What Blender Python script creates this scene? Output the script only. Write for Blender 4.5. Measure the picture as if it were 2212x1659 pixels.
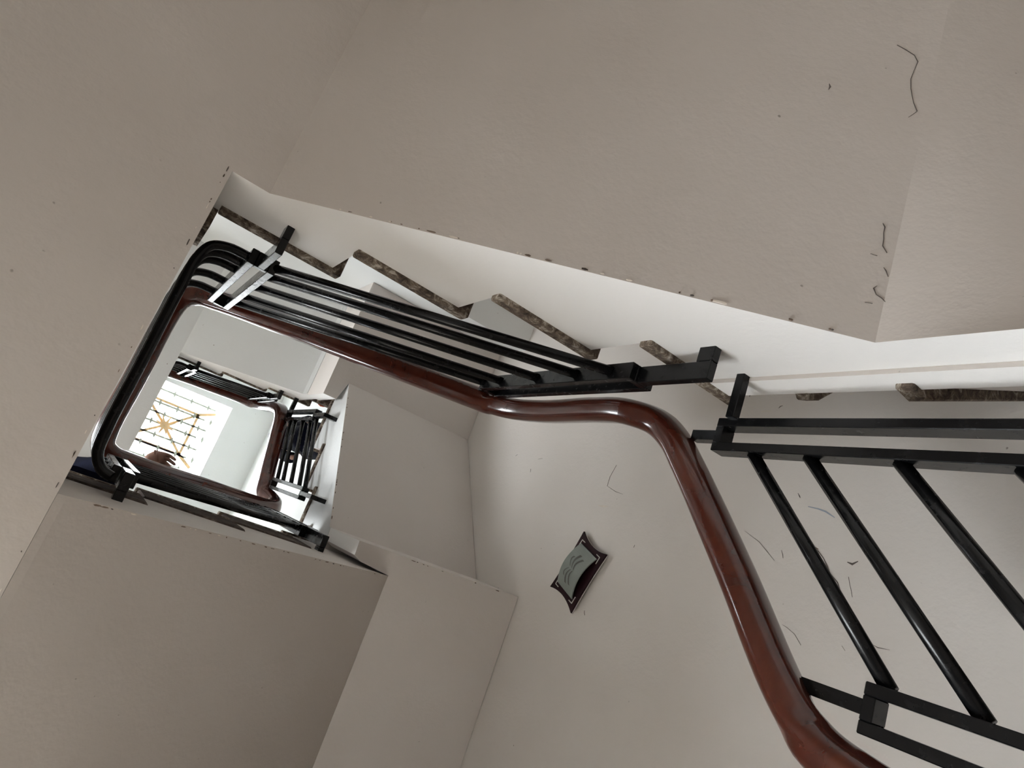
import bpy, bmesh, math, random
from mathutils import Vector, Matrix

# ------------------------------------------------------------------ scene clean
for o in list(bpy.data.objects):
    bpy.data.objects.remove(o, do_unlink=True)
scene = bpy.context.scene
COL = scene.collection
S = 0.55            # metres per building unit (all coordinates below are in units)
random.seed(7)

# ------------------------------------------------------------------ camera
cam_d = bpy.data.cameras.new('camera')
cam = bpy.data.objects.new('camera', cam_d)
COL.objects.link(cam)
cam_d.sensor_fit = 'HORIZONTAL'
cam_d.sensor_width = 36.0
cam_d.lens = 23.3965
cam_d.clip_start = 0.02
ROWS = ((0.77263, -0.33725, -0.53787), (0.42413, 0.90462, 0.04205), (0.47238, -0.26062, 0.84198))
right, down, fwd = (Vector(r) for r in ROWS)
rot = Matrix((right, -down, -fwd)).transposed()
cam.matrix_world = rot.to_4x4()
scene.camera = cam

# ------------------------------------------------------------------ world: bright overcast sky
world = bpy.data.worlds.new('sky')
scene.world = world
world.use_nodes = True
world.cycles.sample_map_resolution = 256
world.cycles.sampling_method = "MANUAL"
wn = world.node_tree
geo = wn.nodes.new('ShaderNodeNewGeometry')
sep = wn.nodes.new('ShaderNodeSeparateXYZ')
wn.links.new(geo.outputs['Incoming'], sep.inputs[0])
hor = wn.nodes.new('ShaderNodeValToRGB')          # overcast sky above the horizon, dull ground below it
hor.color_ramp.elements[0].position = 0.49
hor.color_ramp.elements[0].color = (0.93, 0.97, 1.0, 1)
hor.color_ramp.elements[1].position = 0.51
hor.color_ramp.elements[1].color = (0.13, 0.12, 0.105, 1)
mad = wn.nodes.new('ShaderNodeMath')
mad.operation = 'MULTIPLY_ADD'
mad.inputs[1].default_value = 0.5
mad.inputs[2].default_value = 0.5
wn.links.new(sep.outputs[2], mad.inputs[0])
wn.links.new(mad.outputs[0], hor.inputs[0])
wn.links.new(hor.outputs[0], wn.nodes['Background'].inputs[0])
wn.nodes['Background'].inputs[1].default_value = 20.0
scene.view_settings.view_transform = 'Standard'
scene.view_settings.look = 'None'
scene.view_settings.exposure = 0.46
scene.view_settings.gamma = 1.0
scene.view_settings.use_curve_mapping = False
scene.cycles.diffuse_bounces = 5
scene.cycles.glossy_bounces = 2
scene.cycles.max_bounces = 6
scene.cycles.adaptive_threshold = 0.3


def portal(loc, rot, sx, sy):
    l = bpy.data.lights.new('sky_portal', 'AREA')
    l.shape = 'RECTANGLE'
    l.size, l.size_y = sx * S, sy * S
    l.cycles.is_portal = True
    o = bpy.data.objects.new('sky_portal', l)
    COL.objects.link(o)
    o.location = Vector(loc) * S
    o.rotation_euler = rot
    o['kind'] = 'structure'


portal((1.12, -0.22, 13.35), (0, 0, 0), 1.8, 1.7)
# unseen windows, added and sized to brighten walls and soffits: (from, to, sill, head)
ADDED_WIN_FRONT = [(-1.15, .3, .6, 2.4), (-1.2, .6, 4.7, 6.45)]
ADDED_WIN_LEFT = [(.1, 1.25, 4.75, 6.15)]
for a0, a1, z0, z1 in ADDED_WIN_FRONT:
    portal(((a0 + a1) / 2, 2.22, (z0 + z1) / 2), (math.radians(-90), 0, 0), a1 - a0, z1 - z0)
for a0, a1, z0, z1 in ADDED_WIN_LEFT:
    portal((-1.72, (a0 + a1) / 2, (z0 + z1) / 2), (0, math.radians(-90), 0), z1 - z0, a1 - a0)

# ------------------------------------------------------------------ materials
MATS = {}


def newmat(name):
    m = bpy.data.materials.new(name)
    m.use_nodes = True
    MATS[name] = m
    nt = m.node_tree
    return m, nt, nt.nodes['Principled BSDF']


def ramp(nt, stops):
    r = nt.nodes.new('ShaderNodeValToRGB')
    el = r.color_ramp.elements
    while len(el) < len(stops):
        el.new(0.5)
    for e, (p, c) in zip(el, stops):
        e.position = p
        e.color = (*c, 1)
    return r


def noise(nt, scale, detail=4, rough=0.55, dist=0.0):
    n = nt.nodes.new('ShaderNodeTexNoise')
    n.inputs['Scale'].default_value = scale
    n.inputs['Detail'].default_value = detail
    n.inputs['Roughness'].default_value = rough
    n.inputs['Distortion'].default_value = dist
    co = nt.nodes.get('Texture Coordinate') or nt.nodes.new('ShaderNodeTexCoord')
    nt.links.new(co.outputs['Object'], n.inputs['Vector'])
    return n


def plaster(name, a, b, grime=0.0):
    m, nt, bs = newmat(name)
    n = noise(nt, 1.6, 2, 0.6)
    r = ramp(nt, [(0.3, a), (0.7, b)])
    nt.links.new(n.outputs[0], r.inputs[0])
    out = r.outputs[0]
    # rare little specks and scuffs
    sp = noise(nt, 60, 1, 0.5)
    sr = ramp(nt, [(0.0, (0, 0, 0)), (0.80, (0, 0, 0)), (0.85, (1, 1, 1))])
    nt.links.new(sp.outputs[0], sr.inputs[0])
    mx = nt.nodes.new('ShaderNodeMix')
    mx.data_type = 'RGBA'
    nt.links.new(sr.outputs[0], mx.inputs[0])
    nt.links.new(out, mx.inputs[6])
    mx.inputs[7].default_value = (0.28, 0.25, 0.22, 1)
    nt.links.new(mx.outputs[2], bs.inputs['Base Color'])
    bs.inputs['Roughness'].default_value = 0.62
    bs.inputs['Specular IOR Level'].default_value = 0.3
    f = noise(nt, 60, 2, 0.7)
    bp = nt.nodes.new('ShaderNodeBump')
    bp.inputs['Strength'].default_value = 0.25
    bp.inputs['Distance'].default_value = 0.003
    nt.links.new(f.outputs[0], bp.inputs['Height'])
    nt.links.new(bp.outputs[0], bs.inputs['Normal'])
    return m


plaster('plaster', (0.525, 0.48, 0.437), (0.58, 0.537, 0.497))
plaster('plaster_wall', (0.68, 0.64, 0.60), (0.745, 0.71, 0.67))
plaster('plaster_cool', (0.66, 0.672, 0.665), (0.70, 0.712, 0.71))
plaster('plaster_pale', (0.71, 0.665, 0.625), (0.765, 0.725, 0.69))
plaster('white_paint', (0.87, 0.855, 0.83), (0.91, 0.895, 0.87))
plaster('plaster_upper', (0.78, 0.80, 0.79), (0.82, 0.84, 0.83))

# brown, half plastered stone and brick edges of the steps
m, nt, bs = newmat('rough_stone')
n = noise(nt, 38, 8, 0.75, 0.8)
r = ramp(nt, [(0.34, (0.03, 0.022, 0.018)), (0.47, (0.13, 0.095, 0.07)), (0.55, (0.25, 0.20, 0.15)), (0.63, (0.58, 0.53, 0.46))])
nt.links.new(n.outputs[0], r.inputs[0])
nt.links.new(r.outputs[0], bs.inputs['Base Color'])
bs.inputs['Roughness'].default_value = 0.85
bp = nt.nodes.new('ShaderNodeBump')
bp.inputs['Strength'].default_value = 0.7
bp.inputs['Distance'].default_value = 0.006
nt.links.new(n.outputs[0], bp.inputs['Height'])
nt.links.new(bp.outputs[0], bs.inputs['Normal'])

m, nt, bs = newmat('stained_brick')
n = noise(nt, 34, 8, 0.7, 0.9)
r = ramp(nt, [(0.36, (0.026, 0.019, 0.016)), (0.5, (0.075, 0.054, 0.043)), (0.62, (0.13, 0.098, 0.078)), (0.74, (0.36, 0.32, 0.28))])
nt.links.new(n.outputs[0], r.inputs[0])
nt.links.new(r.outputs[0], bs.inputs['Base Color'])
bs.inputs['Roughness'].default_value = 0.9

m, nt, bs = newmat('black_paint')
bs.inputs['Base Color'].default_value = (0.0045, 0.0047, 0.0052, 1)
n = noise(nt, 60, 4)
r = ramp(nt, [(0.3, (0.16,) * 3), (0.7, (0.30,) * 3)])
nt.links.new(n.outputs[0], r.inputs[0])
nt.links.new(r.outputs[0], bs.inputs['Roughness'])
bs.inputs['Specular IOR Level'].default_value = 0.3

m, nt, bs = newmat('mahogany')
n = noise(nt, 9, 6, 0.6, 1.5)
r = ramp(nt, [(0.3, (0.042, 0.0075, 0.004)), (0.55, (0.066, 0.0125, 0.006)), (0.75, (0.088, 0.019, 0.008))])
nt.links.new(n.outputs[0], r.inputs[0])
nt.links.new(r.outputs[0], bs.inputs['Base Color'])
bs.inputs['Roughness'].default_value = 0.2
bs.inputs['Coat Weight'].default_value = 0.5
bs.inputs['Coat Roughness'].default_value = 0.12

m, nt, bs = newmat('maroon_plate')
n = noise(nt, 30, 3)
r = ramp(nt, [(0.3, (0.013, 0.003, 0.005)), (0.7, (0.022, 0.005, 0.008))])
nt.links.new(n.outputs[0], r.inputs[0])
nt.links.new(r.outputs[0], bs.inputs['Base Color'])
bs.inputs['Roughness'].default_value = 0.55
bs.inputs['Specular IOR Level'].default_value = 0.2

m, nt, bs = newmat('frosted_glass')
n = noise(nt, 18, 3)
r = ramp(nt, [(0.3, (0.235, 0.27, 0.245)), (0.7, (0.275, 0.31, 0.285))])
nt.links.new(n.outputs[0], r.inputs[0])
nt.links.new(r.outputs[0], bs.inputs['Base Color'])
bs.inputs['Roughness'].default_value = 0.4


def flat(name, c, rough=0.6, var=0.15):
    m, nt, bs = newmat(name)
    n = noise(nt, 25, 4)
    r = ramp(nt, [(0.3, tuple(x * (1 - var) for x in c)), (0.7, tuple(min(1, x * (1 + var)) for x in c))])
    nt.links.new(n.outputs[0], r.inputs[0])
    nt.links.new(r.outputs[0], bs.inputs['Base Color'])
    bs.inputs['Roughness'].default_value = rough
    return m


flat('etched', (0.13, 0.13, 0.12), 0.7)
flat('silver_line', (0.62, 0.6, 0.58), 0.4)
flat('crack_dark', (0.10, 0.085, 0.075), 0.9)
flat('chip_brown', (0.17, 0.125, 0.095), 0.95, 0.4)
flat('chip_pale', (0.72, 0.66, 0.58), 0.9, 0.1)
flat('blue_smudge', (0.36, 0.40, 0.47), 0.9, 0.1)
flat('navy_cloth', (0.004, 0.005, 0.013), 0.95, 0.3)
MATS['navy_cloth'].node_tree.nodes['Principled BSDF'].inputs['Specular IOR Level'].default_value = 0.08
flat('skin', (0.33, 0.19, 0.14), 0.55, 0.08)
flat('hair', (0.012, 0.010, 0.010), 0.5)
flat('tan_iron', (0.80, 0.56, 0.30), 0.6)
flat('green_iron', (0.42, 0.45, 0.38), 0.6)
flat('orange', (0.75, 0.16, 0.06), 0.6)
flat('floor_tile', (0.52, 0.45, 0.39), 0.4)


# ------------------------------------------------------------------ mesh helpers (coordinates in units)
def link(name, verts, faces, mat, parent=None, smooth=False):
    me = bpy.data.meshes.new(name)
    me.from_pydata([Vector(v) * S for v in verts], [], faces)
    bm = bmesh.new()
    bm.from_mesh(me)
    bmesh.ops.recalc_face_normals(bm, faces=bm.faces)
    bm.to_mesh(me)
    bm.free()
    me.update()
    if smooth:
        me.polygons.foreach_set('use_smooth', [True] * len(me.polygons))
    me.materials.append(MATS[mat])
    o = bpy.data.objects.new(name, me)
    COL.objects.link(o)
    if parent is not None:
        o.parent = parent
        o.matrix_parent_inverse = Matrix.Translation(-parent.location)
    return o


class MB:
    def __init__(self):
        self.v, self.f = [], []

    def add(self, verts, faces):
        b = len(self.v)
        self.v += [tuple(x) for x in verts]
        self.f += [tuple(i + b for i in f) for f in faces]

    def box(self, x0, x1, y0, y1, z0, z1):
        v = [(x, y, z) for z in (z0, z1) for y in (y0, y1) for x in (x0, x1)]
        self.add(v, [(0, 1, 3, 2), (4, 6, 7, 5), (0, 4, 5, 1), (2, 3, 7, 6), (0, 2, 6, 4), (1, 5, 7, 3)])

    def prism(self, prof, axis, lo, hi):
        n = len(prof)

        def mk(p, t):
            a, b = p
            return {'y': (a, t, b), 'x': (t, a, b), 'z': (a, b, t)}[axis]
        v = [mk(p, lo) for p in prof] + [mk(p, hi) for p in prof]
        f = [tuple(range(n)), tuple(range(2 * n - 1, n - 1, -1))]
        f += [(i, (i + 1) % n, n + (i + 1) % n, n + i) for i in range(n)]
        self.add(v, f)

    def sweep(self, path, prof, caps=True, frames=None, closed=False):
        """sweep a closed 2D profile along a polyline with parallel transport frames"""
        fr = frames or pt_frames(path)
        k = len(prof)
        v = []
        for p, (t, n, b) in zip(path, fr):
            p = Vector(p)
            for a, c in prof:
                v.append(p + n * a + b * c)
        f = []
        for i in range(len(path) - 1):
            for j in range(k):
                f.append((i * k + j, i * k + (j + 1) % k, (i + 1) * k + (j + 1) % k, (i + 1) * k + j))
        if caps:
            f.append(tuple(range(k))[::-1])
            f.append(tuple((len(path) - 1) * k + j for j in range(k)))
        self.add(v, f)

    def tube(self, path, r, n=10):
        self.sweep(path, [(r * math.cos(2 * math.pi * i / n), r * math.sin(2 * math.pi * i / n)) for i in range(n)])

    def build(self, name, mat, parent=None, smooth=False):
        return link(name, self.v, self.f, mat, parent, smooth)


def pt_frames(path, up=Vector((0, 0, 1))):
    P = [Vector(p) for p in path]
    T = []
    for i in range(len(P)):
        a = P[max(0, i - 1)]
        b = P[min(len(P) - 1, i + 1)]
        T.append((b - a).normalized())
    n = up.cross(T[0])
    if n.length < 1e-4:
        n = Vector((1, 0, 0)).cross(T[0])
    n.normalize()
    out = []
    for i, t in enumerate(T):
        if i:
            ax = T[i - 1].cross(t)
            if ax.length > 1e-7:
                q = Matrix.Rotation(T[i - 1].angle(t), 3, ax.normalized())
                n = (q @ n).normalized()
            # drift back to level when the run is not steep
            lev = up.cross(t)
            if lev.length > 0.5:
                lev.normalize()
                if lev.dot(n) < 0:
                    lev = -lev
                n = (n.lerp(lev, 0.25)).normalized()
        n = (n - t * n.dot(t)).normalized()
        out.append((t, n, t.cross(n)))
    return out


def catmull(pts, per=8):
    P = [Vector(p) for p in pts]
    P = [P[0] * 2 - P[1]] + P + [P[-1] * 2 - P[-2]]
    out = []
    for i in range(1, len(P) - 2):
        a, b, c, d = P[i - 1:i + 3]
        # centripetal parameterisation keeps corners tight
        t0 = 0.0
        t1 = t0 + math.sqrt(max(1e-6, (b - a).length))
        t2 = t1 + math.sqrt(max(1e-6, (c - b).length))
        t3 = t2 + math.sqrt(max(1e-6, (d - c).length))
        for k in range(per):
            t = t1 + (t2 - t1) * k / per
            A1 = a * ((t1 - t) / (t1 - t0)) + b * ((t - t0) / (t1 - t0))
            A2 = b * ((t2 - t) / (t2 - t1)) + c * ((t - t1) / (t2 - t1))
            A3 = c * ((t3 - t) / (t3 - t2)) + d * ((t - t2) / (t3 - t2))
            B1 = A1 * ((t2 - t) / (t2 - t0)) + A2 * ((t - t0) / (t2 - t0))
            B2 = A2 * ((t3 - t) / (t3 - t1)) + A3 * ((t - t1) / (t3 - t1))
            out.append(B1 * ((t2 - t) / (t2 - t1)) + B2 * ((t - t1) / (t2 - t1)))
    out.append(P[-2])
    return out


def thing(name, loc, label, cat, group=None):
    o = bpy.data.objects.new(name, None)
    o.empty_display_size = 0.05
    COL.objects.link(o)
    o.location = Vector(loc) * S
    o['label'] = label
    o['category'] = cat
    if group:
        o['group'] = group
    return o


def struct(o):
    o['kind'] = 'structure'
    return o


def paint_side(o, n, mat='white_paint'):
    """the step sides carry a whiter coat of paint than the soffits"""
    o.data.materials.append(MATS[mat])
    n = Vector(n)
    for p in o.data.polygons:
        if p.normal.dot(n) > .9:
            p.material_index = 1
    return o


def bevel(o, w=0.006, seg=2):
    b = o.modifiers.new('bevel', 'BEVEL')
    b.width = w
    b.segments = seg
    b.limit_method = 'ANGLE'
    b.angle_limit = math.radians(40)
    return o


# ------------------------------------------------------------------ the room shell
FLOOR, CEIL = -2.6, 13.1
XW, XL, YN, YS = 2.76, -1.6, -2.5, 2.1       # inner faces of the walls
YU = -1.85                                     # upper back wall stands further in
SK = (0.24, 2.0, -1.05, 0.6)                  # skylight opening

b = MB(); b.box(XL - .3, XW + .3, YN - .3, YS + .3, FLOOR - .2, FLOOR)
struct(b.build('floor', 'floor_tile'))
b = MB()
b.box(XL - .3, SK[0], YN - .3, YS + .3, CEIL, CEIL + .35)
b.box(SK[1], XW + .3, YN - .3, YS + .3, CEIL, CEIL + .35)
b.box(SK[0], SK[1], YN - .3, SK[2], CEIL, CEIL + .35)
b.box(SK[0], SK[1], SK[3], YS + .3, CEIL, CEIL + .35)
struct(b.build('ceiling', 'plaster_upper'))
b = MB(); b.box(XW, XW + .3, YN - .3, YS + .3, FLOOR, 6.0)
wall_right = struct(b.build('wall_right', 'plaster_wall'))
b = MB(); b.box(XW, XW + .3, YN - .3, YS + .3, 6.0, CEIL)
struct(b.build('wall_right_upper', 'plaster_upper'))
b = MB(); b.box(XL, XW, YN - .3, YN, FLOOR, 4.9)
struct(b.build('wall_back', 'plaster_wall'))
b = MB(); b.box(XL, XW, YN - .3, YU, 4.9, CEIL)
struct(b.build('wall_back_upper', 'plaster_upper'))
# front and left walls behind the viewer, with unseen windows added for light
def wall_with_openings(name, axis, face, thick, lo, hi, holes):
    """solid wall strips around rectangular openings (a0, a1, z0, z1), stacked in z"""
    b = MB()

    def bx(a0, a1, z0, z1):
        if a1 - a0 < 1e-4 or z1 - z0 < 1e-4:
            return
        if axis == 'y':
            b.box(a0, a1, min(face, face + thick), max(face, face + thick), z0, z1)
        else:
            b.box(min(face, face + thick), max(face, face + thick), a0, a1, z0, z1)
    z = FLOOR
    for a0, a1, z0, z1 in sorted(holes, key=lambda h: h[2]):
        bx(lo, hi, z, z0)
        bx(lo, a0, z0, z1)
        bx(a1, hi, z0, z1)
        z = z1
    bx(lo, hi, z, CEIL)
    return struct(b.build(name, 'plaster_wall'))


def added_window(name, axis, pos, a0, a1, z0, z1):
    b = MB()
    m = (a0 + a1) / 2
    for c0, c1, d0, d1 in ((a0, a0 + .05, z0, z1), (a1 - .05, a1, z0, z1), (a0, a1, z0, z0 + .05), (a0, a1, z1 - .05, z1), (m - .02, m + .02, z0, z1)):
        if axis == 'y':
            b.box(c0, c1, pos - .04, pos + .04, d0, d1)
        else:
            b.box(pos - .04, pos + .04, c0, c1, d0, d1)
    return struct(b.build(name, 'plaster_upper'))


wall_with_openings('wall_front', 'y', YS, .3, XL - .3, XW, ADDED_WIN_FRONT)
wall_with_openings('wall_left', 'x', XL, -.3, YN - .3, YS, ADDED_WIN_LEFT)
for i, w in enumerate(ADDED_WIN_FRONT):
    added_window('added_window_%d' % (i + 1), 'y', YS + .16, *w)
for i, w in enumerate(ADDED_WIN_LEFT):
    added_window('added_window_%d' % (i + 1 + len(ADDED_WIN_FRONT)), 'x', XL - .16, *w)


# ------------------------------------------------------------------ stairs
# slabs stop just short of the walls
XWI, XLI, YNI, YSI, YUI = XW - .004, XL + .004, YN + .004, YS - .004, YU + .004
def treads_along_x(parent, yface, far, sgn, rows, proud=0.022, th=0.066):
    """stone treads of a flight running along x; sgn = +1 if the open side looks towards +y"""
    for x0, x1, z in rows:
        b = MB()
        lo, hi = sorted((yface + sgn * proud, far))
        b.box(x0, x1, lo, hi, z - th, z)
        bevel(b.build('tread', 'rough_stone', parent), 0.003, 1)


# flight A: rises towards -x along the top of the picture
flA = thing('stair_flight', (1.0, -1.7, 1.8), 'lower flight with broad plastered soffit and white stepped side, right above the viewer', 'stair flight')
b = MB()
b.prism([(.03, 2.584), (.176, 2.584), (1.732, 1.09), (2.03, 1.09), (2.03, 1.856), (1.563, 1.856), (1.563, 2.236),
         (1.071, 2.236), (1.071, 2.61), (.58, 2.61), (.58, 2.989), (.061, 2.989), (.061, 3.378), (.03, 3.378)], 'y', YNI, -1.0)
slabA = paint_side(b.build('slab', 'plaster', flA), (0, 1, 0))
# twisted soffit under the winders: upright at the corner, flatter towards the back wall
b = MB()
NS = 14
vs, fs = [], []
for i in range(NS + 1):
    t = i / NS
    y = -1.0 + (YNI + 1.0) * t
    xr = 2.03 + .71 * t
    vs += [(1.732, y, 1.09), (xr, y, 1.09), (xr, y, .45), (1.732 + .95 * t ** .8, y, .45)]
for i in range(NS):
    a = 4 * i
    for j in range(3):
        fs.append((a + j, a + j + 1, a + 5 + j, a + 4 + j))
fs += [(0, 1, 2, 3), tuple(4 * NS + j for j in (3, 2, 1, 0))]
b.add(vs, fs)
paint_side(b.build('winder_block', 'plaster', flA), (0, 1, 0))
b = MB()
NR, NC = 40, 10
vs = []
for i in range(NR + 1):
    t = i / NR
    y = -1.0 + (YNI + 1.0) * t
    for c in range(NC + 1):
        q = c / NC
        vs.append((1.732 + .95 * t ** .8 * q, y, 1.09 - .64 * q))
b.add(vs, [(i * (NC + 1) + c, i * (NC + 1) + c + 1, (i + 1) * (NC + 1) + c + 1, (i + 1) * (NC + 1) + c) for i in range(NR) for c in range(NC)])
b.build('winder_soffit', 'plaster', flA, True)
treads_along_x(flA, -1.0, YNI, 1, [(1.55, 2.132, 1.922), (1.06, 1.614, 2.302), (.57, 1.135, 2.676), (.061, .629, 3.055)])
# winder treads whose tips wrap the corner below flight A
winder = [([(2.031, YNI), (2.031, -1.0), (2.02, -.99), (2.045, -.965), (2.10, -.985), (XWI, -1.58), (XWI, YNI)], 1.545),
          ([(2.031, YNI), (2.031, -1.0), (1.975, -.99), (1.985, -.965), (2.07, -.96), (XWI, -1.27), (XWI, YNI)], 1.15),
          ([(2.031, YNI), (2.031, -.98), (2.02, -.93), (2.02, -.9), (XWI, -.9), (XWI, YNI)], .74)]
for poly, z in winder:
    b = MB(); b.prism(poly, 'z', z - .06, z)
    bevel(b.build('winder_tread', 'rough_stone', flA), 0.003, 1)
b = MB(); b.prism([(2.031, YNI), (2.031, -1.0), (2.06, -1.03), (XWI, -1.62), (XWI, YNI)], 'z', 1.15, 1.485)
b.build('winder_core', 'plaster', flA)
b = MB(); b.prism([(2.031, YNI), (2.031, -1.0), (2.05, -1.0), (XWI, -1.31), (XWI, YNI)], 'z', .74, 1.09)
b.build('winder_core', 'plaster', flA)
b = MB(); b.prism([(2.031, YNI), (2.031, -.98), (XWI, -.98), (XWI, YNI)], 'z', .45, .68)
b.build('winder_core', 'plaster', flA)
# the plaster pier at the corner stands slightly proud of the slab
b = MB(); b.box(1.905, 2.029, -.999, -.982, .45, 1.85)
pier = b.build('corner_pier', 'white_paint', flA)
pier.data.materials.append(MATS['plaster'])  # duller left face: shade and dirt of the stripe put into its colour
for p in pier.data.polygons:
    if p.normal.x < -.9:
        p.material_index = 1

# flight C: falls towards +y along the right, under the near railing
flC = thing('stair_flight', (2.4, -.2, .2), 'lowest flight beneath the near railing at the right edge', 'stair flight')
b = MB()
b.prism([(-.98, .45), (-.98, .68), (-.6, .68), (-.6, .34), (-.23, .34), (-.23, 0.0), (.15, 0.0), (.15, -.34), (YSI, -.34), (YSI, -.75), (.2, -.75)], 'x', 2.02, XWI)
b.build('slab', 'plaster', flC)
for y0, y1, z in ((-.62, -.2, .39), (-.25, .18, .05), (.13, YSI, -.29)):
    b = MB(); b.box(2.0, XWI, y0, y1, z - .05, z)
    bevel(b.build('tread', 'rough_stone', flC), 0.003, 1)

# left landing L1
ld1 = thing('stair_landing', (-.8, -.2, 2.6), 'half landing with flat plaster soffit filling the left edge', 'stair landing')
b = MB(); b.box(XLI, .03, YNI, YSI, 2.584, 3.378)
slabL = b.build('slab', 'plaster', ld1)
b = MB(); b.box(XLI, .03, YNI, .24, 3.378, 3.43)
bevel(b.build('floor_stone', 'rough_stone', ld1), .003, 1)
b = MB(); b.box(.0305, .06, -.998, -.91, 3.06, 3.44)
b.build('edge_patch', 'rough_stone', ld1)

# flight B: rises towards +x along the lower side
flB = thing('stair_flight', (1.0, 1.1, 3.2), 'middle flight with sloping soffit at lower left and brown stained step ends', 'stair flight')
b = MB()
b.prism([(.031, 2.584), (.06, 2.6), (1.80, 3.81), (1.80, 4.545), (1.335, 4.545), (1.335, 3.915), (.86, 3.915), (.86, 3.565), (.36, 3.565), (.36, 3.235), (.031, 3.235)], 'y', .252, YSI)
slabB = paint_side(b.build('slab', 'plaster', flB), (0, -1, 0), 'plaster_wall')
for x0, x1, z0, z1 in ((.031, .36, 3.24, 3.55), (.361, .86, 3.57, 3.93), (.861, 1.334, 3.92, 4.28)):
    b = MB(); b.box(x0, x1, .244, YSI, z0, z1 - .002)
    bevel(b.build('step_block', 'stained_brick', flB), .004, 1)
for x0, x1, z in ((.031, .35, 3.6), (.35, .845, 3.98), (.845, 1.318, 4.33), (1.318, 1.9, 4.6)):
    b = MB(); b.box(x0, x1, .240, YSI, z - .05, z)
    bevel(b.build('tread', 'rough_stone', flB), .003, 1)

# quarter landing S2 with the drop to flight D
qd = thing('stair_landing', (2.2, .8, 3.9), 'small quarter landing slab between middle flight and right-hand flight', 'stair landing')
b = MB()
b.prism([(1.545, .115), (XWI, .115), (XWI, YSI), (1.801, YSI), (1.801, .25), (1.60, .225), (1.55, .2)], 'z', 3.81, 4.36)
paint_side(b.build('slab', 'plaster_pale', qd), (-1, 0, 0))
b = MB(); b.box(1.53, 1.9, .16, .5, 4.72, 4.77); b.build('winder_tread', 'rough_stone', qd)

# flight D: rises towards -y on the right
flD = thing('stair_flight', (2.2, -.4, 4.8), 'upper right flight with plain soffit beside the lamp wall', 'stair flight')
b = MB()
b.prism([(.115, 4.361), (.115, 4.385), (-.98, 5.32), (-.98, 5.51), (-.40, 5.51), (-.40, 5.225), (-.08, 5.225), (-.08, 4.96), (.42, 4.96), (.42, 4.361)], 'x', 1.545, XWI)
slabD = paint_side(b.build('slab', 'plaster_pale', flD), (-1, 0, 0), 'plaster_cool')
for y0, y1, z in ((-.11, .45, 5.01), (-.445, -.06, 5.275), (-.84, -.38, 5.56)):
    b = MB(); b.box(1.532, XWI, y0, y1, z - .05, z)
    bevel(b.build('tread', 'rough_stone', flD), .003, 1)

# upper quarter landing and flight A2
qa = thing('stair_landing', (2.1, -1.4, 5.4), 'upper quarter landing soffit between right-hand flight and top flight', 'stair landing')
b = MB()
b.prism([(1.386, -.815), (1.50, -.815), (1.545, -.981), (XWI, -.981), (XWI, YUI), (1.386, YUI)], 'z', 5.32, 5.79)
paint_side(b.build('slab', 'plaster_pale', qa), (0, 1, 0))
for x0, x1, y1, z in ((1.501, 2.2, -.80, 5.85), (1.501, 2.2, -.83, 6.13)):
    b = MB(); b.box(x0, x1, YUI, y1, z - .055, z); b.build('winder_tread', 'rough_stone', qa)
b = MB(); b.box(1.56, 2.2, YUI, -.86, 5.85, 6.075); b.build('winder_core', 'plaster_upper', qa)

flA2 = thing('stair_flight', (.9, -1.3, 6.4), 'top flight with pale soffit seen through the well beside the bright skylight', 'stair flight')
b = MB()
b.prism([(.41, 6.74), (1.385, 5.95), (1.385, 5.8), (1.50, 5.8), (1.50, 6.47), (1.22, 6.47), (1.22, 6.78), (.83, 6.78), (.83, 7.1), (.45, 7.1), (.45, 7.42), (.41, 7.42)], 'y', YUI, -.83)
slabA2 = paint_side(b.build('slab', 'plaster_cool', flA2), (0, 1, 0))
treads_along_x(flA2, -.83, YUI, 1, [(1.205, 1.62, 6.53), (.815, 1.255, 6.86), (.42, .87, 7.18)], .012, .06)

ld2 = thing('stair_landing', (-.5, -.2, 6.8), 'upper landing with pale soffit cutting off the left side of the skylight', 'stair landing')
b = MB(); b.box(XLI, .41, YUI, YSI, 6.74, 7.42)
b.build('slab', 'plaster_cool', ld2)
b = MB(); b.box(XLI, .40, YUI, YSI, 7.42, 7.48)
b.build('floor_stone', 'rough_stone', ld2)


# ------------------------------------------------------------------ railings
def rrect(w, h, r=0.35, n=5):
    """rounded rectangle profile"""
    rr = min(w, h) * r
    out = []
    for cx, cy, a0 in ((w / 2 - rr, h / 2 - rr, 0), (-w / 2 + rr, h / 2 - rr, 90), (-w / 2 + rr, -h / 2 + rr, 180), (w / 2 - rr, -h / 2 + rr, 270)):
        for i in range(n + 1):
            a = math.radians(a0 + 90 * i / n)
            out.append((cx + rr * math.cos(a), cy + rr * math.sin(a)))
    return out


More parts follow.
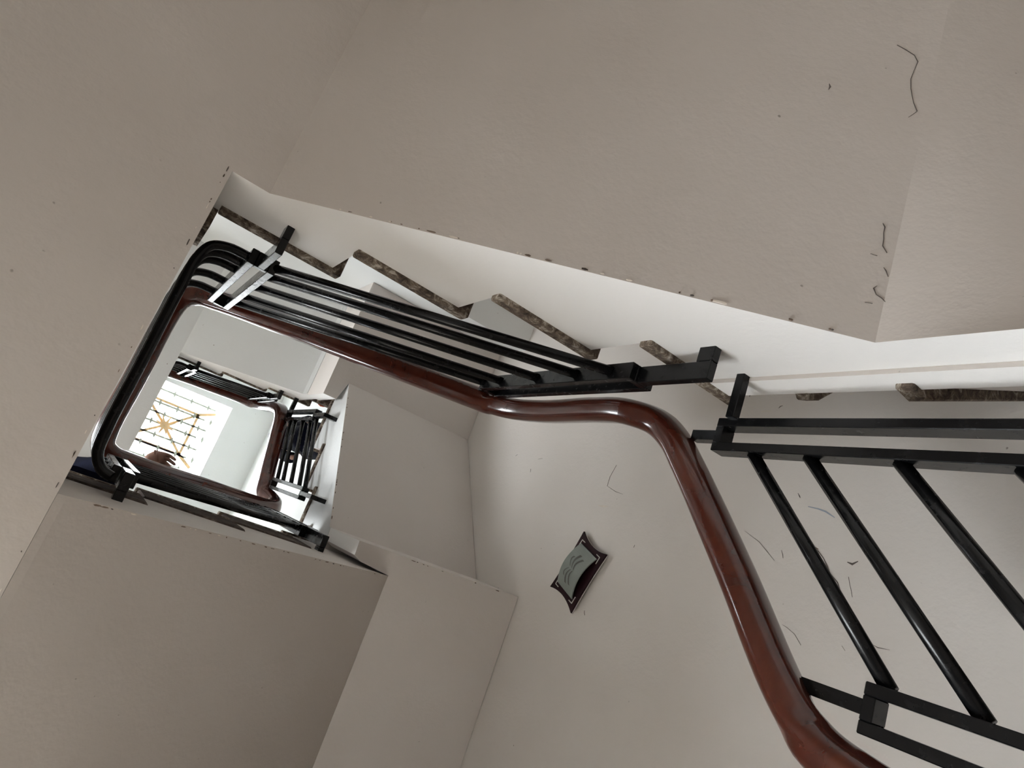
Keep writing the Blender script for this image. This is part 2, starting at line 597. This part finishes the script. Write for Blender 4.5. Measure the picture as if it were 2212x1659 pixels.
HR = rrect(.125, .115, .38)
hand_pts = dict(
    C=[(1.86, .20, .3), (1.87, .195, .7), (1.885, .175, .95), (1.89, .13, 1.12), (1.89, .02, 1.245), (1.89, -.259, 1.491), (1.89, -.62, 1.83), (1.89, -.73, 1.945), (1.875, -.795, 2.05)],
    A=[(1.83, -.825, 2.2), (1.822, -.832, 2.4), (1.834, -.832, 2.8), (1.81, -.835, 3.06), (1.763, -.84, 3.2), (1.68, -.852, 3.32), (1.388, -.872, 3.577), (.655, -.918, 4.177), (.32, -.93, 4.44), (.215, -.92, 4.5)],
    L=[(.15, -.87, 4.53), (.125, -.79, 4.53), (.12, -.3, 4.53), (.12, .03, 4.53), (.14, .115, 4.53)],
    B=[(.20, .155, 4.55), (.3, .165, 4.62), (.8, .165, 5.03), (1.36, .165, 5.48), (1.45, .155, 5.56), (1.485, .13, 5.66)],
    D=[(1.47, .10, 5.8), (1.44, .07, 5.93), (1.43, -.05, 6.05), (1.43, -.43, 6.36), (1.43, -.62, 6.52), (1.425, -.69, 6.64)],
    A2=[(1.41, -.725, 6.85), (1.40, -.735, 7.1), (1.385, -.742, 7.35), (1.33, -.75, 7.52), (1.2, -.757, 7.62), (.896, -.762, 7.86), (.6, -.765, 8.1), (.47, -.755, 8.16), (.37, -.71, 8.17), (.33, -.6, 8.17), (.33, .2, 8.17)],
)
order = ['C', 'A', 'L', 'B', 'D', 'A2']
allp = [p for k in order for p in hand_pts[k]]
PER = 8
dense = catmull(allp, PER)
frames = pt_frames(dense)
seg = {}
i0 = 0
for k in order:
    n = len(hand_pts[k])
    seg[k] = (i0 * PER, min(len(dense) - 1, (i0 + n) * PER))
    i0 += n


def handrail(key, parent):
    a, c = seg[key]
    b = MB()
    b.sweep(dense[a:c + 1], HR, False, frames[a:c + 1])
    return b.build('handrail', 'mahogany', parent, True)


def frame(parent, axis, face, h0, h1, z0, z1, sgn, leg=None, wall=None, stem=None, t=.034, depth=.072):
    """flat-bar panel frame. axis: the axis its face looks along; sgn: sign of the way the face looks."""
    d0, d1 = sorted((face, face - sgn * depth))

    def bx(b, a0, a1, c0, c1, dd0=d0, dd1=d1):
        if axis == 'y':
            b.box(a0, a1, dd0, dd1, c0, c1)
        else:
            b.box(dd0, dd1, a0, a1, c0, c1)
    b = MB(); bx(b, h0, h0 + t, z0, z1)
    fr = bevel(b.build('panel_frame', 'black_paint', parent), .0015, 1)
    for a0, a1, c0, c1 in ((h1 - t, h1, z0, z1), (h0 + t, h1 - t, z0, z0 + t), (h0 + t, h1 - t, z1 - t, z1)):
        b = MB(); bx(b, a0, a1, c0, c1)
        o = bevel(b.build('frame_bar', 'black_paint', fr), .0015, 1)
    if leg is not None:
        l0, l1, zb = leg
        b = MB(); bx(b, l0, l1, zb, z0)
        w0, w1 = sorted((face - sgn * depth, wall))
        bx(b, l0, l1, zb, zb + .075, w0, w1)
        bevel(b.build('bracket', 'black_paint', fr), .0015, 1)
    if stem is not None:
        m = (h0 + h1) / 2
        b = MB(); bx(b, m - .02, m + .02, z1 - .005, stem, min(d0, d1) + .015, max(d0, d1) - .015)
        b.build('stem', 'black_paint', fr)
    return fr


def rods(parent, ends, r=.0215):
    for p in ends:
        b = MB(); b.tube(p, r, 12)
        b.build('rod', 'black_paint', parent, True)


# railing A
rlA = thing('stair_railing', (.95, -.9, 2.6), 'black bar railing with dark wood handrail above the white stepped side', 'railing', 'black iron stair railings')
frame(rlA, 'y', -.87, .256, .385, 3.115, 4.285, 1, leg=(.306, .338, 2.787), wall=-1.02, stem=4.42)
frame(rlA, 'y', -.87, 1.60, 1.733, 1.98, 3.18, 1, leg=(1.646, 1.682, 1.622), wall=-1.02, stem=3.28)
zl = (3.13, 3.32, 3.61, 3.93, 4.16)
zr = (2.10, 2.33, 2.64, 2.975, 3.15)
rods(rlA, [[(.38, -.907, a), (1.605, -.907, c)] for a, c in zip(zl, zr)])
handrail('A', rlA)

# landing railing
rlL = thing('stair_railing', (.09, -.35, 3.3), 'short level railing bending round the left landing edge', 'railing', 'black iron stair railings')
zL = (3.16, 3.31, 3.47, 3.80, 4.14)
for z in zL:
    path = catmull([(.262, -.907, z), (.17, -.902, z), (.105, -.872, z), (.075, -.79, z), (.074, -.67, z), (.08, -.3, z), (.084, .02, z), (.097, .12, z), (.135, .17, z), (.18, .185, z)], 6)
    b = MB(); b.tube(path, .0215, 12)
    b.build('rod', 'black_paint', rlL, True)
handrail('L', rlL)

# railing B
rlB = thing('stair_railing', (.8, .18, 4.0), 'dark railing above the brown stained step ends with a hand on its rail', 'railing', 'black iron stair railings')
frame(rlB, 'y', .140, .173, .283, 3.28, 4.31, -1, leg=(.205, .245, 2.99), wall=.26, stem=4.52)
frame(rlB, 'y', .155, 1.34, 1.45, 4.28, 5.36, -1, leg=(1.375, 1.41, 3.93), wall=.26, stem=5.46)
zB = (3.34, 3.53, 3.75, 3.98, 4.2)
rods(rlB, [[(.278, .166, a), (1.345, .178, a + 1.0)] for a in zB])
handrail('B', rlB)

# railing C, nearest
rlC = thing('stair_railing', (1.92, -.35, .5), 'near railing with thick black bars and glossy handrail at the right', 'railing', 'black iron stair railings')
fc = frame(rlC, 'x', 1.89, -.823, -.69, .45, 1.744, -1, stem=1.87)
b = MB(); b.box(1.872, 1.91, -1.01, -.82, 1.662, 1.70)
bevel(b.build('bracket', 'black_paint', fc), .0015, 1)
frame(rlC, 'x', 1.89, -.065, .067, -.25, 1.014, -1, stem=1.2)
rods(rlC, [[(1.925, -.695, a), (1.925, -.06, a - .61)] for a in (1.575, 1.352, 1.056, .748, .5)], .0225)
handrail('C', rlC)

# railing D
rlD = thing('stair_railing', (1.46, -.3, 5.0), 'small railing with pale lit bars on the right-hand upper flight', 'railing', 'black iron stair railings')
frame(rlD, 'x', 1.43, -.70, -.60, 5.48, 6.42, -1, leg=(-.666, -.634, 5.21), wall=1.56, stem=6.58, t=.028, depth=.055)
b = MB(); b.box(1.435, 1.47, -.84, -.69, 6.36, 6.40)
b.build('bracket', 'black_paint', rlD)
frame(rlD, 'x', 1.43, -.075, .022, 4.93, 5.87, -1, leg=(-.042, -.01, 4.66), wall=1.56, stem=6.02, t=.028, depth=.055)
rods(rlD, [[(1.457, -.61, a), (1.457, -.07, c)] for a, c in zip((6.24, 6.09, 5.84, 5.61, 5.44), (5.8, 5.61, 5.36, 5.12, 4.96))], .017)
handrail('D', rlD)

# railing A2
rlA2 = thing('stair_railing', (.9, -.77, 7.0), 'farthest railing beside the skylight on the top flight', 'railing', 'black iron stair railings')
frame(rlA2, 'y', -.745, .543, .640, 7.06, 7.99, 1, leg=(.585, .615, 6.83), wall=-.84, stem=8.08, t=.028, depth=.055)
frame(rlA2, 'y', -.745, 1.233, 1.343, 6.57, 7.51, 1, leg=(1.272, 1.305, 6.30), wall=-.84, stem=7.55, t=.028, depth=.055)
rods(rlA2, [[(.635, -.772, a), (1.24, -.772, a - .49)] for a in (7.10, 7.27, 7.46, 7.68, 7.88)], .017)
for z in (7.10, 7.25, 7.42, 7.64, 7.86):
    b = MB(); b.tube(catmull([(.548, -.772, z), (.46, -.768, z), (.385, -.73, z), (.36, -.64, z), (.36, .2, z)], 5), .017, 8)
    b.build('rod', 'black_paint', rlA2, True)
handrail('A2', rlA2)

# ------------------------------------------------------------------ wall lamp
LC = Vector((XW, -.161, 3.262))
LU = Vector((0, .932, .363))       # long axis on the wall
LV = Vector((0, .36, -.933))       # short axis
LN = Vector((-1, 0, 0))
lamp = thing('wall_lamp', LC, 'maroon wall lamp with curved frosted glass and leaf motif, hung askew', 'lamp')


def lp(u, v, n):
    return LC + LU * u + LV * v + LN * n


def lamp_outline(hu, hv, dip_u, dip_v, n=10):
    """rectangle with inward curved sides"""
    out = []
    cs = [(-hu, -hv), (hu, -hv), (hu, hv), (-hu, hv)]
    for i in range(4):
        a, c = cs[i], cs[(i + 1) % 4]
        for k in range(n):
            t = k / n
            x = a[0] + (c[0] - a[0]) * t
            y = a[1] + (c[1] - a[1]) * t
            s = 4 * t * (1 - t)
            if i % 2 == 0:
                y -= math.copysign(dip_v * s, y)
            else:
                x -= math.copysign(dip_u * s, x)
            out.append((x, y))
    return out


ol = lamp_outline(.207, .142, .030, .008)
k = len(ol)
b = MB()
b.add([lp(u, v, .03) for u, v in ol] + [lp(u, v, .042) for u, v in ol], [tuple(range(k)), tuple(range(2 * k - 1, k - 1, -1))] + [(i, (i + 1) % k, k + (i + 1) % k, k + i) for i in range(k)])
b.build('back_plate', 'maroon_plate', lamp)
b = MB()
ol2 = lamp_outline(.209, .144, .030, .008)
b.add([lp(u, v, .026) for u, v in ol2] + [lp(u, v, .032) for u, v in ol2], [tuple(range(k)), tuple(range(2 * k - 1, k - 1, -1))] + [(i, (i + 1) % k, k + (i + 1) % k, k + i) for i in range(k)])
b.build('plate_rim', 'silver_line', lamp)
b = MB()
pts = [lp(u, v, n) for n in (0, .03) for u, v in ((-.1, -.06), (.1, -.06), (.1, .06), (-.1, .06))]
b.add(pts, [(0, 1, 2, 3), (7, 6, 5, 4), (0, 4, 5, 1), (1, 5, 6, 2), (2, 6, 7, 3), (3, 7, 4, 0)])
b.build('wall_mount', 'maroon_plate', lamp)
GU, GV, GB = .143, .096, .042


def gl(u, v, off=0.0):
    return lp(u, v, .05 + GB * math.cos(u / GU * math.pi / 2) ** .85 + off if abs(u) < GU else .05 + off)


b = MB()
NU = 20
vs = []
for off in (0.0, -.008):
    for i in range(NU + 1):
        u = -GU + 2 * GU * i / NU
        for v in (-GV, GV):
            vs.append(gl(u, v, off))
fs = []
L2 = 2 * (NU + 1)
for i in range(NU):
    a = 2 * i
    fs += [(a, a + 1, a + 3, a + 2), (L2 + a, L2 + a + 2, L2 + a + 3, L2 + a + 1), (a, a + 2, L2 + a + 2, L2 + a), (a + 1, L2 + a + 1, L2 + a + 3, a + 3)]
fs += [(0, L2, L2 + 1, 1), (2 * NU, 2 * NU + 1, L2 + 2 * NU + 1, L2 + 2 * NU)]
b.add(vs, fs)
glass = b.build('glass_shade', 'frosted_glass', lamp, False)
# leaf motif: curved strokes fanning from a point
for side in (-1, 1):
    for q, (rot0, ln, w) in enumerate(((-20, .075, .015), (10, .092, .022), (38, .085, .020))):
        b = MB()
        n = 8
        L, R = [], []
        for i in range(n + 1):
            t = i / n
            ang = math.radians(rot0 + 34 * (1 - t) - 20)
            uu = side * (.006 + ln * t * math.cos(ang * .9))
            vv = -.022 + .022 * q + ln * .45 * math.sin(math.radians(rot0 - 12)) * t - .018 * math.sin(t * math.pi)
            wd = w * (.35 + .65 * t) / 2
            L.append((uu, vv - wd)); R.append((uu, vv + wd))
        vsm = [gl(*p, .0025) for p in L] + [gl(*p, .0025) for p in R]
        b.add(vsm, [(i, i + 1, n + 2 + i, n + 1 + i) for i in range(n)])
        b.build('leaf_motif', 'etched', glass)
for su in (-1, 1):
    for sv in (-1, 1):
        b = MB()
        cu, cv = su * .163, sv * .108
        for (u0, u1, v0, v1) in ((min(cu, cu - su * .045), max(cu, cu - su * .045), cv - .0022, cv + .0022), (cu - .0022, cu + .0022, min(cv, cv - sv * .036), max(cv, cv - sv * .036))):
            b.add([lp(u, v, n) for n in (.042, .046) for u, v in ((u0, v0), (u1, v0), (u1, v1), (u0, v1))],
                  [(0, 1, 2, 3), (7, 6, 5, 4), (0, 4, 5, 1), (1, 5, 6, 2), (2, 6, 7, 3), (3, 7, 4, 0)])
        b.build('corner_line', 'silver_line', lamp)

# ------------------------------------------------------------------ skylight grille
gr = thing('skylight_grille', (1.12, -.3, CEIL), 'ornamental iron grille with a star in the bright skylight', 'grille')
GZ = CEIL + .12
gx0, gx1, gy0, gy1 = SK


def flatbar(name, mat, p, q, w, th=.03, z=GZ):
    p, q = Vector((*p, z)), Vector((*q, z))
    d = (q - p).normalized()
    n = Vector((-d.y, d.x, 0)) * w / 2
    b = MB()
    b.add([p - n, q - n, q + n, p + n] + [x + Vector((0, 0, th)) for x in (p - n, q - n, q + n, p + n)],
          [(0, 1, 2, 3), (7, 6, 5, 4), (0, 4, 5, 1), (1, 5, 6, 2), (2, 6, 7, 3), (3, 7, 4, 0)])
    return b.build(name, mat, gr)


SC = (1.12, -.333)
for i, y in enumerate((-.90, -.67, -.50, -.333, -.13, .06, .28)):
    bar = flatbar('cross_bar', 'green_iron', (gx0, y), (gx1 - .22 - .1 * (i % 2), y), .034)
    for x in [gx0 + .2 + .3 * j + (.15 if i % 2 else 0) for j in range(5)]:
        b = MB()
        b.add([(x - .014, y - .07, GZ - .01), (x + .024, y - .01, GZ - .01), (x + .014, y + .07, GZ - .01), (x - .024, y + .01, GZ - .01)] + [(x - .014, y - .07, GZ + .02), (x + .024, y - .01, GZ + .02), (x + .014, y + .07, GZ + .02), (x - .024, y + .01, GZ + .02)],
              [(0, 1, 2, 3), (7, 6, 5, 4), (0, 4, 5, 1), (1, 5, 6, 2), (2, 6, 7, 3), (3, 7, 4, 0)])
        b.build('spike', 'green_iron', bar)
ring = (.62, 1.55, -.72, .05)
for p, q in (((ring[0], ring[2]), (ring[1], ring[2])), ((ring[1], ring[2]), (ring[1], ring[3])), ((ring[0], ring[3]), (ring[1], ring[3]))):
    flatbar('ring_bar', 'tan_iron', p, q, .045)
for cx_, cy_ in ((ring[1], ring[2]), (ring[1], ring[3]), (ring[0], ring[2]), (ring[0], ring[3])):
    flatbar('diagonal_bar', 'tan_iron', SC, (cx_, cy_), .045)
    ex = cx_ + (.26 if cx_ > 1 else -.2)
    ey = cy_ + (-.12 if cy_ < -.3 else .16)
    flatbar('diagonal_bar', 'tan_iron', (cx_, cy_), (ex, ey), .055)
b = MB()
n = 16
star = []
for i in range(n):
    a = 2 * math.pi * i / n + .2
    rr = .20 if i % 2 == 0 else .065
    star.append((SC[0] + rr * math.cos(a), SC[1] + rr * math.sin(a)))
b.prism(star, 'z', GZ - .03, GZ + .03)
b.build('star', 'tan_iron', gr)


# ------------------------------------------------------------------ people on the upper stairs
def skin_body(name, verts, edges, radii, mat, parent, root=0, sub=1):
    me = bpy.data.meshes.new(name)
    me.from_pydata([Vector(v) * S for v in verts], edges, [])
    o = bpy.data.objects.new(name, me)
    COL.objects.link(o)
    o.parent = parent
    o.matrix_parent_inverse = Matrix.Translation(-parent.location)
    sk = o.modifiers.new('skin', 'SKIN')
    sk.use_smooth_shade = True
    lay = me.skin_vertices[0] if me.skin_vertices else None
    if lay is None:
        bm = bmesh.new(); bm.from_mesh(me); bm.verts.layers.skin.verify(); bm.to_mesh(me); bm.free()
        lay = me.skin_vertices[0]
    for i, r in enumerate(radii):
        rr = r if isinstance(r, tuple) else (r, r)
        lay.data[i].radius = (rr[0] * S, rr[1] * S)
        lay.data[i].use_root = (i == root)
    ss = o.modifiers.new('sub', 'SUBSURF')
    ss.levels = ss.render_levels = sub
    me.materials.append(MATS[mat])
    return o


def loft(name, rings, mat, parent, n=20, wob=0.0):
    """rings: (cx, cy, z, rx, ry)"""
    b = MB()
    vs = []
    for j, (cx_, cy_, z, rx, ry) in enumerate(rings):
        for i in range(n):
            a = 2 * math.pi * i / n
            w = 1 + wob * math.sin(a * 5 + j * .3) * (1 - j / len(rings))
            vs.append((cx_ + rx * w * math.cos(a), cy_ + ry * w * math.sin(a), z))
    fs = []
    for j in range(len(rings) - 1):
        for i in range(n):
            fs.append((j * n + i, j * n + (i + 1) % n, (j + 1) * n + (i + 1) % n, (j + 1) * n + i))
    fs.append(tuple(range(n)))
    fs.append(tuple(range(len(rings) * n - 1, (len(rings) - 1) * n - 1, -1)))
    b.add(vs, fs)
    return b.build(name, mat, parent, True)


def person(base, face, label, reach=None, lean=(0, 0)):
    """standing figure; base = floor point in units, face = heading angle; reach = wrist target (units)"""
    p = thing('person', base, label, 'person', 'people on the upper stairs')
    bx_, by_, bz = base
    f = Vector((math.cos(face), math.sin(face), 0))
    sd = Vector((-f.y, f.x, 0))

    def P(fw, s, h):
        l = Vector((lean[0], lean[1], 0)) * (h / 3.0)
        return Vector(base) + f * fw + sd * s + Vector((0, 0, h)) + l
    v = [P(0, 0, 1.62), P(0, 0, 1.95), P(0, 0, 2.35), P(-.01, 0, 2.58), P(.02, 0, 2.72), P(.03, 0, 2.92), P(.02, 0, 3.02),
         P(0, .16, 1.5), P(.02, .17, .85), P(-.02, .17, .14), P(.2, .19, .06),
         P(0, -.16, 1.5), P(.02, -.17, .85), P(-.02, -.17, .14), P(.2, -.19, .06),
         P(0, .31, 2.42), P(-.03, .37, 1.92), P(.06, .36, 1.45),
         P(0, -.31, 2.42)]
    r = [(.24, .18), (.22, .16), (.27, .17), .09, .13, .16, .1, .15, .10, .07, (.07, .05), .15, .10, .07, (.07, .05), .09, .075, .05, .09]
    e = [(0, 1), (1, 2), (2, 3), (3, 4), (4, 5), (5, 6), (0, 7), (7, 8), (8, 9), (9, 10), (0, 11), (11, 12), (12, 13), (13, 14), (2, 15), (15, 16), (16, 17), (2, 18)]
    if reach is None:
        v += [P(-.03, -.37, 1.92), P(.06, -.36, 1.45)]
    else:
        w = Vector(reach)
        sh = v[18]
        mid = (sh + w) / 2 + Vector((0, .06, -.12))
        v += [mid, w]
    e += [(18, 19), (19, 20)]
    r += [.07, .045]
    skin_body('body', v, e, r, 'skin', p)
    # hair cap, tunic and trousers
    h = P(-.02, 0, 2.93)
    loft('hair', [(h.x, h.y, h.z - .12, .165, .165), (h.x, h.y, h.z, .19, .19), (h.x, h.y, h.z + .1, .165, .165), (h.x, h.y, h.z + .17, .06, .06)], 'hair', p)
    c = [P(0, 0, q) for q in (1.0, 1.3, 1.65, 2.0, 2.35, 2.52)]
    loft('tunic', [(q.x, q.y, q.z, rx, ry) for q, (rx, ry) in zip(c, ((.33, .30), (.31, .27), (.285, .25), (.255, .21), (.32, .23), (.14, .12)))], 'navy_cloth', p, 24, .05)
    for s in (.17, -.17):
        q = [P(0, s, z) for z in (.1, .5, 1.1)]
        loft('trouser_leg', [(a.x, a.y, a.z, rr, rr) for a, rr in zip(q, (.13, .13, .17))], 'navy_cloth', p, 16)
    for a, m_, w in ((15, 16, 17), (18, 19, 20)):
        b = MB()
        path = catmull([v[a], v[m_], v[m_].lerp(v[w], .7)], 5)
        b.tube(path, .10, 12)
        b.build('sleeve', 'navy_cloth', p, True)
    return p, v[20]


# person by the first step of flight B, hand on the handrail
HAND = Vector((.395, .150, 4.86))
p1, wr = person((.16, .56, 3.6), math.radians(-60), 'person in navy clothes on left landing, one hand on the handrail', reach=HAND)
hv, he, hr = [HAND], [], [.045]


def chain(start, pts, rad):
    last = start
    for q, rr in zip(pts, rad):
        hv.append(HAND + Vector(q)); hr.append(rr)
        he.append((last, len(hv) - 1))
        last = len(hv) - 1
    return last


palm = chain(0, [(.045, -.055, .03)], [(.055, .03)])
knk = chain(palm, [(.085, -.08, .02)], [(.045, .026)])
for j, (dx, dy, ln) in enumerate(((1, .02, .085), (1, .10, .10), (1, .17, .095), (1, .26, .075))):
    dv = Vector((dx, dy, 0)).normalized()
    s0 = Vector((.088 - .004 * j, -.105 + .021 * j, .02))
    chain(knk, [s0 + dv * .015, s0 + dv * ln * .55 + Vector((0, 0, .012)), s0 + dv * ln + Vector((0, .012, -.03))], [.0145, .0135, .011])
chain(palm, [(.075, -.012, .0), (.11, .006, -.01), (.14, .006, -.03)], [.019, .017, .012])
skin_body('hand', hv, he, hr, 'skin', p1, 0, 1)

# person climbing flight D, behind its railing
p2, _ = person((1.78, -.53, 5.57), math.radians(180), 'person in navy clothes standing behind the small right-hand railing')
p2.scale = (.55, .55, .8)

# orange slipper on the winder tread by the upper corner
b = MB()
sl = []
for i in range(14):
    a = 2 * math.pi * i / 14
    sl.append((1.63 + .045 * math.cos(a) * (1 + .15 * math.cos(a)), -.845 + .022 * math.sin(a)))
b.prism(sl, 'z', 6.131, 6.16)
slip = b.build('slipper', 'orange')
slip['label'] = 'small orange slipper on the upper corner tread'
slip['category'] = 'slipper'
b = MB()
b.tube(catmull([(1.63, -.864, 6.16), (1.633, -.86, 6.18), (1.635, -.845, 6.185), (1.633, -.83, 6.18), (1.63, -.826, 6.16)], 3), .006, 6)
b.build('strap', 'orange', slip)


# ------------------------------------------------------------------ cracks, chips and smudges in the plaster
def on_plane(o, n, pts, w, name, mat, parent, lift=.002):
    """thin irregular strip following points on a surface with normal n"""
    n = Vector(n).normalized()
    P = [Vector(q) + n * lift for q in pts]
    b = MB()
    vs = []
    for i, q in enumerate(P):
        t = (P[min(i + 1, len(P) - 1)] - P[max(0, i - 1)]).normalized()
        s = n.cross(t) * (w * (.25 + .5 * random.random()) / 2 if 0 < i < len(P) - 1 else w * .1)
        vs += [q - s, q + s, q - n * lift * 2]
    k = len(P)
    fs = []
    for i in range(k - 1):
        a, c = 3 * i, 3 * (i + 1)
        fs += [(a, a + 1, c + 1, c), (a + 1, a + 2, c + 2, c + 1), (a + 2, a, c, c + 2)]
    b.add(vs, fs)
    return b.build(name, mat, parent)


FLN = Vector((-.960, 0, -1)).normalized()      # normal of the flight A soffit


def asof(x, y):
    return (x, y, 2.584 - .9602 * (x - .176))


for pts, w in (
        ([(1.634, -2.129), (1.656, -2.114), (1.679, -2.095), (1.690, -2.069), (1.686, -2.030), (1.683, -1.992), (1.688, -1.952), (1.700, -1.899), (1.713, -1.863), (1.706, -1.849), (1.697, -1.833)], 0.005),
        ([(1.694, -1.411), (1.700, -1.399), (1.700, -1.377), (1.703, -1.357), (1.704, -1.330), (1.716, -1.309)], 0.008),
        ([(1.711, -1.188), (1.705, -1.177), (1.713, -1.158), (1.726, -1.150), (1.735, -1.139)], 0.007),
        ([(1.716, -1.256), (1.722, -1.246), (1.729, -1.227)], 0.005),
        ([(1.502, -1.918), (1.506, -1.905), (1.504, -1.892)], 0.009),
        ([(1.683, -1.294), (1.698, -1.291)], 0.004),
        ([(1.694, -1.123), (1.710, -1.125)], 0.004)):
    on_plane(None, FLN, [asof(*q) for q in pts], w, 'crack', 'crack_dark', flA)
# scuffs on the lamp wall: (y, z) polylines
SCUFFS = [
    ([(-0.573, 1.817), (-0.557, 1.786), (-0.529, 1.754), (-0.497, 1.729), (-0.472, 1.711), (-0.440, 1.670), (-0.409, 1.651), (-0.378, 1.632)], 0.008, 'crack_dark'),
    ([(-0.576, 1.822), (-0.569, 1.803), (-0.565, 1.788)], 0.022, 'chip_brown'),
    ([(-0.753, 1.883), (-0.748, 1.831), (-0.740, 1.793), (-0.718, 1.745)], 0.02, 'blue_smudge'),
    ([(-0.533, 1.647), (-0.528, 1.624), (-0.545, 1.602)], 0.016, 'crack_dark'),
    ([(-0.590, 2.188), (-0.569, 2.139), (-0.549, 2.091), (-0.513, 2.040), (-0.476, 1.988)], 0.004, 'crack_dark'),
    ([(-0.530, 1.965), (-0.514, 1.955), (-0.496, 1.948)], 0.006, 'crack_dark'),
    ([(-0.812, 1.950), (-0.799, 1.939), (-0.790, 1.933)], 0.009, 'crack_dark'),
    ([(-0.844, 2.002), (-0.839, 1.981)], 0.01, 'chip_pale'),
    ([(-0.473, 1.629), (-0.444, 1.618), (-0.423, 1.608), (-0.394, 1.596)], 0.005, 'crack_dark'),
    ([(-0.324, 1.570), (-0.308, 1.563), (-0.290, 1.554)], 0.006, 'crack_dark'),
    ([(-0.207, 1.875), (-0.201, 1.851), (-0.184, 1.810), (-0.163, 1.787), (-0.147, 1.770)], 0.004, 'crack_dark'),
    ([(-0.232, 1.477), (-0.227, 1.458), (-0.231, 1.412)], 0.005, 'crack_dark'),
    ([(-0.194, 1.598), (-0.179, 1.581)], 0.006, 'chip_brown'),
    ([(-0.869, 3.260), (-0.788, 3.286), (-0.725, 3.285), (-0.696, 3.192), (-0.686, 3.119)], 0.005, 'crack_dark'),
    ([(-0.591, 3.313), (-0.590, 3.263), (-0.596, 3.217)], 0.018, 'chip_pale'),
    ([(0.042, 3.140), (0.054, 3.135), (0.066, 3.125)], 0.007, 'crack_dark'),
    ([(-0.384, 2.897), (-0.400, 2.896)], 0.006, 'crack_dark'),
    ([(-1.328, 2.376), (-1.344, 2.369), (-1.340, 2.350)], 0.016, 'crack_dark'),
    ([(-1.235, 2.275), (-1.239, 2.242), (-1.237, 2.209)], 0.01, 'chip_pale'),
    ([(-1.255, 2.173), (-1.265, 2.165), (-1.270, 2.152)], 0.008, 'crack_dark'),
    ([(-1.328, 1.818), (-1.324, 1.797), (-1.332, 1.777)], 0.008, 'chip_pale'),
    ([(-0.870, 4.455), (-0.882, 4.436)], 0.008, 'crack_dark'),
    ([(-0.779, 4.186), (-0.753, 4.177)], 0.007, 'crack_dark'),
    ([(-0.860, 4.135), (-0.870, 4.086)], 0.006, 'crack_dark'),
]
for pts, w, mat in SCUFFS:
    on_plane(None, (-1, 0, 0), [(XW, y, z) for y, z in pts], w, 'scuff', mat, wall_right)


# chipped plaster along the slab edges
def chips(p, q, n, parent, seed, size=.02, off=(0, 0, 0)):
    rnd = random.Random(seed)
    p, q, n = Vector(p), Vector(q), Vector(n).normalized()
    t = (q - p).normalized()
    s = n.cross(t)
    cnt = int((q - p).length / .07)
    for i in range(cnt):
        c = p.lerp(q, rnd.random())
        k = rnd.randint(5, 7)
        L, W = size * rnd.choice((.3, .4, .6, .9, 1.6)), size * rnd.uniform(.15, .35)
        poly = []
        for j in range(k):
            a = 2 * math.pi * j / k
            rr = rnd.uniform(.6, 1.1)
            poly.append(c + t * L * rr * math.cos(a) + s * W * rr * math.sin(a))
        b = MB()
        b.add([v + n * .002 for v in poly] + [v - n * .004 for v in poly], [tuple(range(k)), tuple(range(2 * k - 1, k - 1, -1))] + [(j, (j + 1) % k, k + (j + 1) % k, k + j) for j in range(k)])
        b.build('plaster_chip', rnd.choice(('chip_brown', 'chip_brown', 'crack_dark', 'chip_pale')), parent)


chips((.012, -1.0, 2.584), (.022, .9, 2.584), (0, 0, -1), ld1, 1, .009)
chips((.2, -1.006, 2.565), (1.70, -1.006, 1.115), FLN, flA, 2, .014)
chips((.1, .258, 2.63), (1.78, .258, 3.797), (.571, 0, -.821), flB, 3, .011)
chips((1.552, .06, 4.43), (1.552, -.95, 5.29), (0, -.65, -.76), flD, 4, .012)
chips((1.9, .122, 3.81), (2.7, .122, 3.81), (0, 0, -1), qd, 5, .012)
